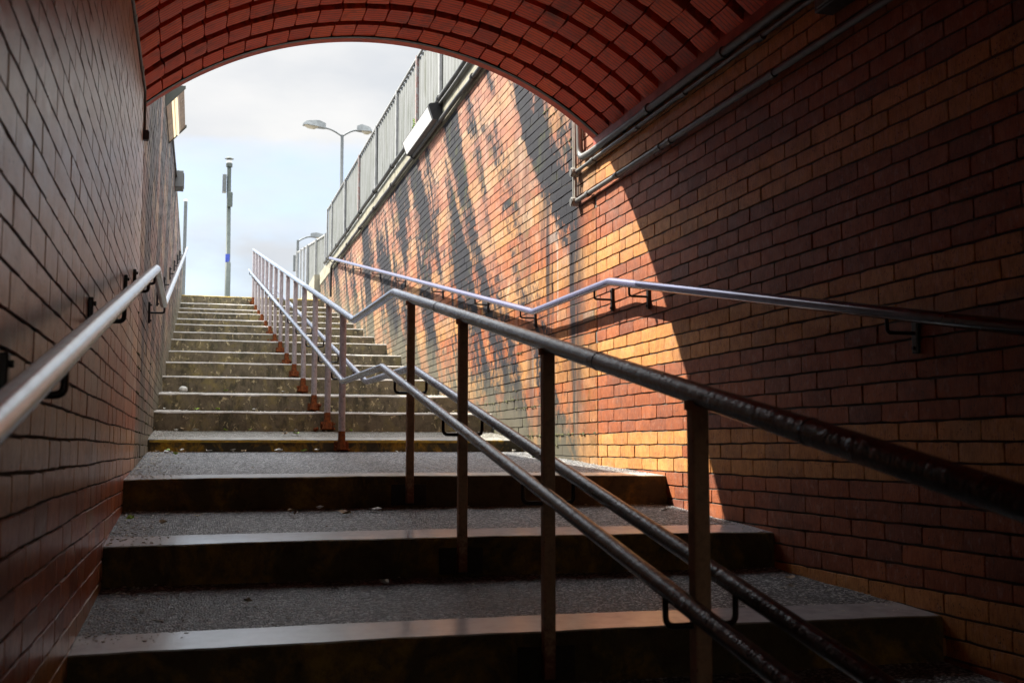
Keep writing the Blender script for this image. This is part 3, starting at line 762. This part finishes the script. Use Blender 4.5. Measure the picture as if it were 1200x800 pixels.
lamp_head('h', (lx + .6, ly, lz + .2), (1, -.1, -.06), .85, s2)
m = MB(); m.box((lx - .22, ly - .25, 8.5), (lx + .0, ly - .06, 9.3), 0, .03); m.build('control_box', M['steel'], s2)
# camera mast
cx, cy, ctz = .80, 35, 8.55
cm = thing('camera_mast', (cx, cy, GZ), 'grey green steel mast with a white dome camera on top', 'mast')
m = MB(); m.tube([(cx + .04, cy, GZ), (cx + .03, cy, 5.6), (cx + .03, cy, 5.62), (cx, cy, ctz)], [.085, .085, .068, .062], 14); m.build('pole', M['steel_dark'], cm)
m = MB(); m.tube([(cx + .02, cy, 5.62), (cx + .02, cy, 5.86)], .074, 14); m.build('blue_band', M['blue'], cm)
m = MB(); m.box((cx - .19, cy - .12, 7.75), (cx - .07, cy + .12, 8.3), 0, .02); m.build('equipment_box', M['steel'], cm)
m = MB(); m.box((cx - .04, cy - .16, 7.3), (cx + .12, cy - .05, 7.75), 0, .02); m.build('bracket_box', M['steel_dark'], cm)
m = MB(); m.tube([(cx, cy, ctz), (cx, cy, ctz + .1)], .10, 14); m.build('mounting_collar', M['steel_dark'], cm)
bm = bmesh.new(); bmesh.ops.create_uvsphere(bm, u_segments=20, v_segments=12, radius=.085); m = MB(); m.bm(bm, 0, Matrix.Translation((cx, cy, ctz + .16)), True)
dc = m.build('dome_camera', M['white'], cm)
m = MB(); m.tube([(cx, cy, ctz + .25), (cx, cy, ctz + .31)], [.14, .04], 16); m.build('weather_shield', M['steel_dark'], dc)
lx, ly = -.38, 30
lp_ = thing('slender_pole', (lx, ly, GZ), 'thin pale pole showing beyond the top of the left cutting wall', 'pole')
m = MB(); m.tube([(lx, ly, GZ), (lx, ly, 6.35)], .045, 10); m.build('shaft', M['steel'], lp_)
m = MB(); m.tube([(lx, ly, 6.35), (lx, ly, 6.4)], .05, 10); m.build('cap', M['white'], lp_)
# distant building glimpsed through the open fence bays
hs = thing('house', (7.6, 78, GZ), 'distant brick house with slate roof glimpsed through the open fence bays', 'house')
m = MB(); m.box((6.2, 76, GZ), (9.8, 82, 8.4)); m.build('wall', M['red_house'], hs)
m = MB(); m.prism([(5.9, 8.4), (10.1, 8.4), (8.0, 10.4)], 1, 75.7, 82.3); m.build('roof', M['blue_roof'], hs)
for wx in (6.9, 8.6):
    m = MB(); m.box((wx - .4, 75.95, 6.2), (wx + .4, 75.999, 7.5)); m.build('window', M['white'], hs)

# -------------------------------------------------- weeds, moss and litter
wd = thing('weed', (XR - .02, 13.75, 3.93), 'bright green weed sprouting at the foot of the metal fence', 'plant')
m = MB()
for i in range(9):
    a = random.uniform(0, 6.28); ln = random.uniform(.035, .07); c = Vector((XR - .04, 13.75 + random.uniform(-.07, .07), 3.93 + random.uniform(0, .22)))
    d = Vector((-abs(math.cos(a)) * .7, math.sin(a), random.uniform(.1, .8))).normalized(); s_ = d.cross(Vector((.3, .2, 1))).normalized() * ln * .4
    m.add([c, c + d * ln * .5 + s_, c + d * ln, c + d * ln * .5 - s_], [(0, 1, 2, 3)])
m.build('leaves', M['leafg'], wd)
m = MB(); m.tube([(XR - .03, 13.75, 3.90), (XR - .05, 13.74, 4.02), (XR - .05, 13.76, 4.12)], .004, 6); m.build('stem', M['leafg'], wd)
ms = MB()
def blob(p, r):
    bm = bmesh.new(); bmesh.ops.create_icosphere(bm, subdivisions=1, radius=r)
    for v in bm.verts: v.co *= random.uniform(.7, 1.25)
    ms.bm(bm, 0, Matrix.Translation(p) @ Matrix.Diagonal((.5, 1.5, .7, 1)))
for (cy_, cz_, n, sy, sz) in ((8.05, 2.86, 22, .16, .05), (8.0, 2.71, 14, .12, .04), (8.25, 2.62, 10, .1, .03), (7.7, 2.26, 8, .08, .02), (8.3, .11, 20, .5, .02), (8.8, .34, 14, .4, .02), (7.9, .10, 14, .3, .02), (9.6, .42, 16, .4, .03), (9.2, .80, 8, .2, .02)):
    for _ in range(n):
        zz_ = cz_ + random.gauss(0, sz); row = round((zz_ - Z0) / BH) * BH + Z0
        blob((XR - .006, cy_ + random.gauss(0, sy), row + random.uniform(-.006, .006)), random.uniform(.006, .015))
for _ in range(60):
    y = random.uniform(7.0, 9.2); z = floor_z(y) + abs(random.gauss(0, .35)); row = round((z - Z0) / BH) * BH + Z0
    blob((XL + .004, y if random.random() < .5 else random.gauss(7.1, .1), row), random.uniform(.004, .011))
tag(ms.build('moss', M['moss']), 'tufts of green moss in the brick joints beside the landing', 'moss', kind='stuff')
# leaf litter: individual pieces on the landing treads
lit = [(-.2, 8.75), (-.1, 8.82), (.10, 8.86), (.28, 8.9), (.35, 8.7), (.62, 8.86), (.8, 8.8), (.0, 9.85), (.25, 9.9), (.45, 9.93), (.62, 9.9), (.72, 9.92), (-.15, 9.8), (.83, 9.88), (1.3, 9.85), (.2, 11.1), (.55, 11.15), (.05, 11.12), (.9, 12.3), (.3, 12.35), (.62, 5.9), (.47, 5.8), (.9, 5.85), (1.5, 8.6), (.75, 4.6), (.2, 4.3), (2.35, 4.2), (2.45, 4.4)]
for _ in range(26):
    yy = random.choice((random.uniform(8.2, 8.95), random.uniform(9.4, 10.0), random.uniform(6.2, 8.9), random.uniform(10.6, 11.2), random.uniform(4.9, 6.0)))
    lit.append((random.choice((XL + .03 + abs(random.gauss(0, .15)), random.uniform(XL + .05, 1.0), XR - .05 - abs(random.gauss(0, .2)))), yy))
kinds = [('leafd', 'dry brown fallen leaf lying on the steps'), ('leafg', 'small green fallen leaf lying on the steps'), ('leafp', 'scrap of pale litter lying on the steps')]
for i, (x, y) in enumerate(lit):
    mk, lab = kinds[random.choice((0, 0, 1, 2, 2))]
    m = MB(); r = random.uniform(.018, .04); z = floor_z(y) + .012; a0 = random.uniform(0, 6)
    n = 7; top = [(x + r * math.cos(a0 + 6.283 * k / n) * (1 if k % 2 else .6), y + r * math.sin(a0 + 6.283 * k / n) * .8, z + random.uniform(.002, .02)) for k in range(n)]
    m.add([(x, y, z)] + top, [(0, 1 + k, 1 + (k + 1) % n) for k in range(n)])
    nm = 'paper_scrap' if mk == 'leafp' else 'fallen_leaf'
    tag(m.build(nm, M[mk]), lab, 'litter' if mk == 'leafp' else 'leaf', {'leafd': 'dry leaves on the steps', 'leafg': 'green leaves on the steps', 'leafp': 'litter scraps on the steps'}[mk])
bm = bmesh.new(); bmesh.ops.create_icosphere(bm, subdivisions=3, radius=.045)
for v in bm.verts: v.co *= random.uniform(.82, 1.12); v.co.z *= .7; v.co.y *= .4
m = MB(); m.bm(bm, 0, Matrix.Translation((-.13, 12.36, floor_z(12.3) + .03)), True)
tag(m.build('crumpled_paper', M['leafp']), 'round pale crumpled paper ball on a step near the left wall', 'litter')
gr = MB()
for _ in range(3200):
    y = random.choice((random.uniform(3.7, 9.9), random.uniform(3.7, 9.9), random.uniform(9, 12)))
    if random.random() < .55: x = XL + abs(random.gauss(0, .12)) + .012
    elif random.random() < .5: x = XR - abs(random.gauss(0, .15)) - .012
    else: x = random.uniform(XL + .05, XR - .05)
    if x < XL + .01 or x > XR - .01: continue
    bm = bmesh.new(); bmesh.ops.create_icosphere(bm, subdivisions=1, radius=random.choice((.003, .003, .004, .006, .008)))
    for v in bm.verts: v.co *= random.uniform(.6, 1.3); v.co.z *= .3
    gr.bm(bm, 0, Matrix.Translation((x, y, floor_z(y) + .003)))
tag(gr.build('grit', M['debris']), 'loose grit and crumbs gathered along the wall feet', 'grit', kind='stuff')

# ------------------------------------------------------- world, sun, camera
sd = Vector((1, -.9, -1.4)).normalized()
el = math.asin(-sd.z); az = math.atan2(-sd.x, -sd.y)
wd_ = bpy.data.worlds.new('World'); scene.world = wd_; wd_.use_nodes = True; nt = wd_.node_tree; N = nt.nodes; Lk = nt.links
bg = N['Background']; out = N['World Output']
sky = N.new('ShaderNodeTexSky'); sky.sky_type = 'NISHITA'; sky.sun_disc = False; sky.sun_elevation = el; sky.sun_rotation = az
Lk.new(sky.outputs[0], bg.inputs[0]); bg.inputs[1].default_value = .05
tc = N.new('ShaderNodeTexCoord'); mp = N.new('ShaderNodeMapping'); mp.inputs[3].default_value = (1.0, 1.0, 2.6); mp.inputs[1].default_value = (.35, .1, .55); Lk.new(tc.outputs['Generated'], mp.inputs[0])
nz = N.new('ShaderNodeTexNoise'); nz.inputs['Scale'].default_value = 2.3; nz.inputs['Detail'].default_value = 7; nz.inputs['Roughness'].default_value = .55; Lk.new(mp.outputs[0], nz.inputs[0])
rp = N.new('ShaderNodeMapRange'); rp.inputs[1].default_value = .38; rp.inputs[2].default_value = .62
sz = N.new('ShaderNodeSeparateXYZ'); Lk.new(tc.outputs['Generated'], sz.inputs[0])
cz = N.new('ShaderNodeValToRGB'); ce = cz.color_ramp.elements
for p_, v_ in ((.10, .62), (.15, .56), (.205, .45), (.25, .48), (.31, .66)):
    e_ = ce.new(p_); e_.color = (v_, v_, v_, 1)
ce[0].color = (.62, .62, .62, 1); ce[len(ce) - 1].color = (.62, .62, .62, 1)
Lk.new(sz.outputs[2], cz.inputs[0])
ad = N.new('ShaderNodeMath'); ad.operation = 'MULTIPLY_ADD'; ad.inputs[1].default_value = 1.0; ad.inputs[2].default_value = -.5; Lk.new(cz.outputs[0], ad.inputs[0])
ad2 = N.new('ShaderNodeMath'); ad2.operation = 'ADD'; Lk.new(ad.outputs[0], ad2.inputs[0]); Lk.new(nz.outputs[0], ad2.inputs[1]); Lk.new(ad2.outputs[0], rp.inputs[0])
nz2 = N.new('ShaderNodeTexNoise'); nz2.inputs['Scale'].default_value = 3.4; nz2.inputs['Detail'].default_value = 6; Lk.new(mp.outputs[0], nz2.inputs[0])
cr2 = N.new('ShaderNodeValToRGB'); cr2.color_ramp.elements[0].position = .3; cr2.color_ramp.elements[0].color = (.66, .71, .78, 1); cr2.color_ramp.elements[1].position = .62; cr2.color_ramp.elements[1].color = (1, .995, .985, 1)
Lk.new(nz2.outputs[0], cr2.inputs[0])
bg2 = N.new('ShaderNodeBackground'); Lk.new(cr2.outputs[0], bg2.inputs[0]); 
sx_ = N.new('ShaderNodeSeparateXYZ'); Lk.new(tc.outputs['Generated'], sx_.inputs[0])
mr = N.new('ShaderNodeMapRange'); mr.interpolation_type = 'SMOOTHSTEP'; Lk.new(sx_.outputs[2], mr.inputs[0])
mr.inputs[1].default_value = .33; mr.inputs[2].default_value = .66; mr.inputs[3].default_value = .222; mr.inputs[4].default_value = 1.45
Lk.new(mr.outputs[0], bg2.inputs[1])
mx = N.new('ShaderNodeMixShader'); Lk.new(rp.outputs[0], mx.inputs[0]); Lk.new(bg.outputs[0], mx.inputs[1]); Lk.new(bg2.outputs[0], mx.inputs[2]); Lk.new(mx.outputs[0], out.inputs[0])
sl_ = bpy.data.lights.new('sun', 'SUN'); sl_.energy = 3.4; sl_.angle = R(.53); sl_.color = (1, .93, .80)
so = bpy.data.objects.new('sun', sl_); COL.objects.link(so); so.rotation_euler = sd.to_track_quat('-Z', 'Y').to_euler(); so.location = (-20, 30, 30)

F, VP = 1330., (228., 526.)
d = np.array([VP[0] - 600, -(VP[1] - 400), F]); d /= np.linalg.norm(d)
z = np.array([0, d[2], -d[1]]); z /= np.linalg.norm(z); x = -np.cross(d, z)
cam = bpy.data.cameras.new('camera'); co = bpy.data.objects.new('camera', cam); COL.objects.link(co)
right = Vector((x[0], d[0], z[0])); up = Vector((x[1], d[1], z[1])); fwd = Vector((x[2], d[2], z[2]))
co.matrix_world = Matrix(((right[0], up[0], -fwd[0], 0), (right[1], up[1], -fwd[1], 0), (right[2], up[2], -fwd[2], 0), (0, 0, 0, 1)))
cam.sensor_width = 36; cam.lens = F / 1200 * 36; cam.clip_start = .05; cam.clip_end = 2000
cam.dof.use_dof = True; cam.dof.focus_distance = 7.5; cam.dof.aperture_fstop = 6.3
scene.camera = co
vs_ = scene.view_settings; vs_.view_transform = 'Standard'; vs_.look = 'None'; vs_.exposure = 2.15; vs_.gamma = 1; vs_.use_curve_mapping = False
scene.render.engine = 'CYCLES'
scene.cycles.use_denoising = True; scene.cycles.max_bounces = 10; scene.cycles.diffuse_bounces = 6; scene.cycles.glossy_bounces = 4
scene.cycles.sample_clamp_indirect = 8
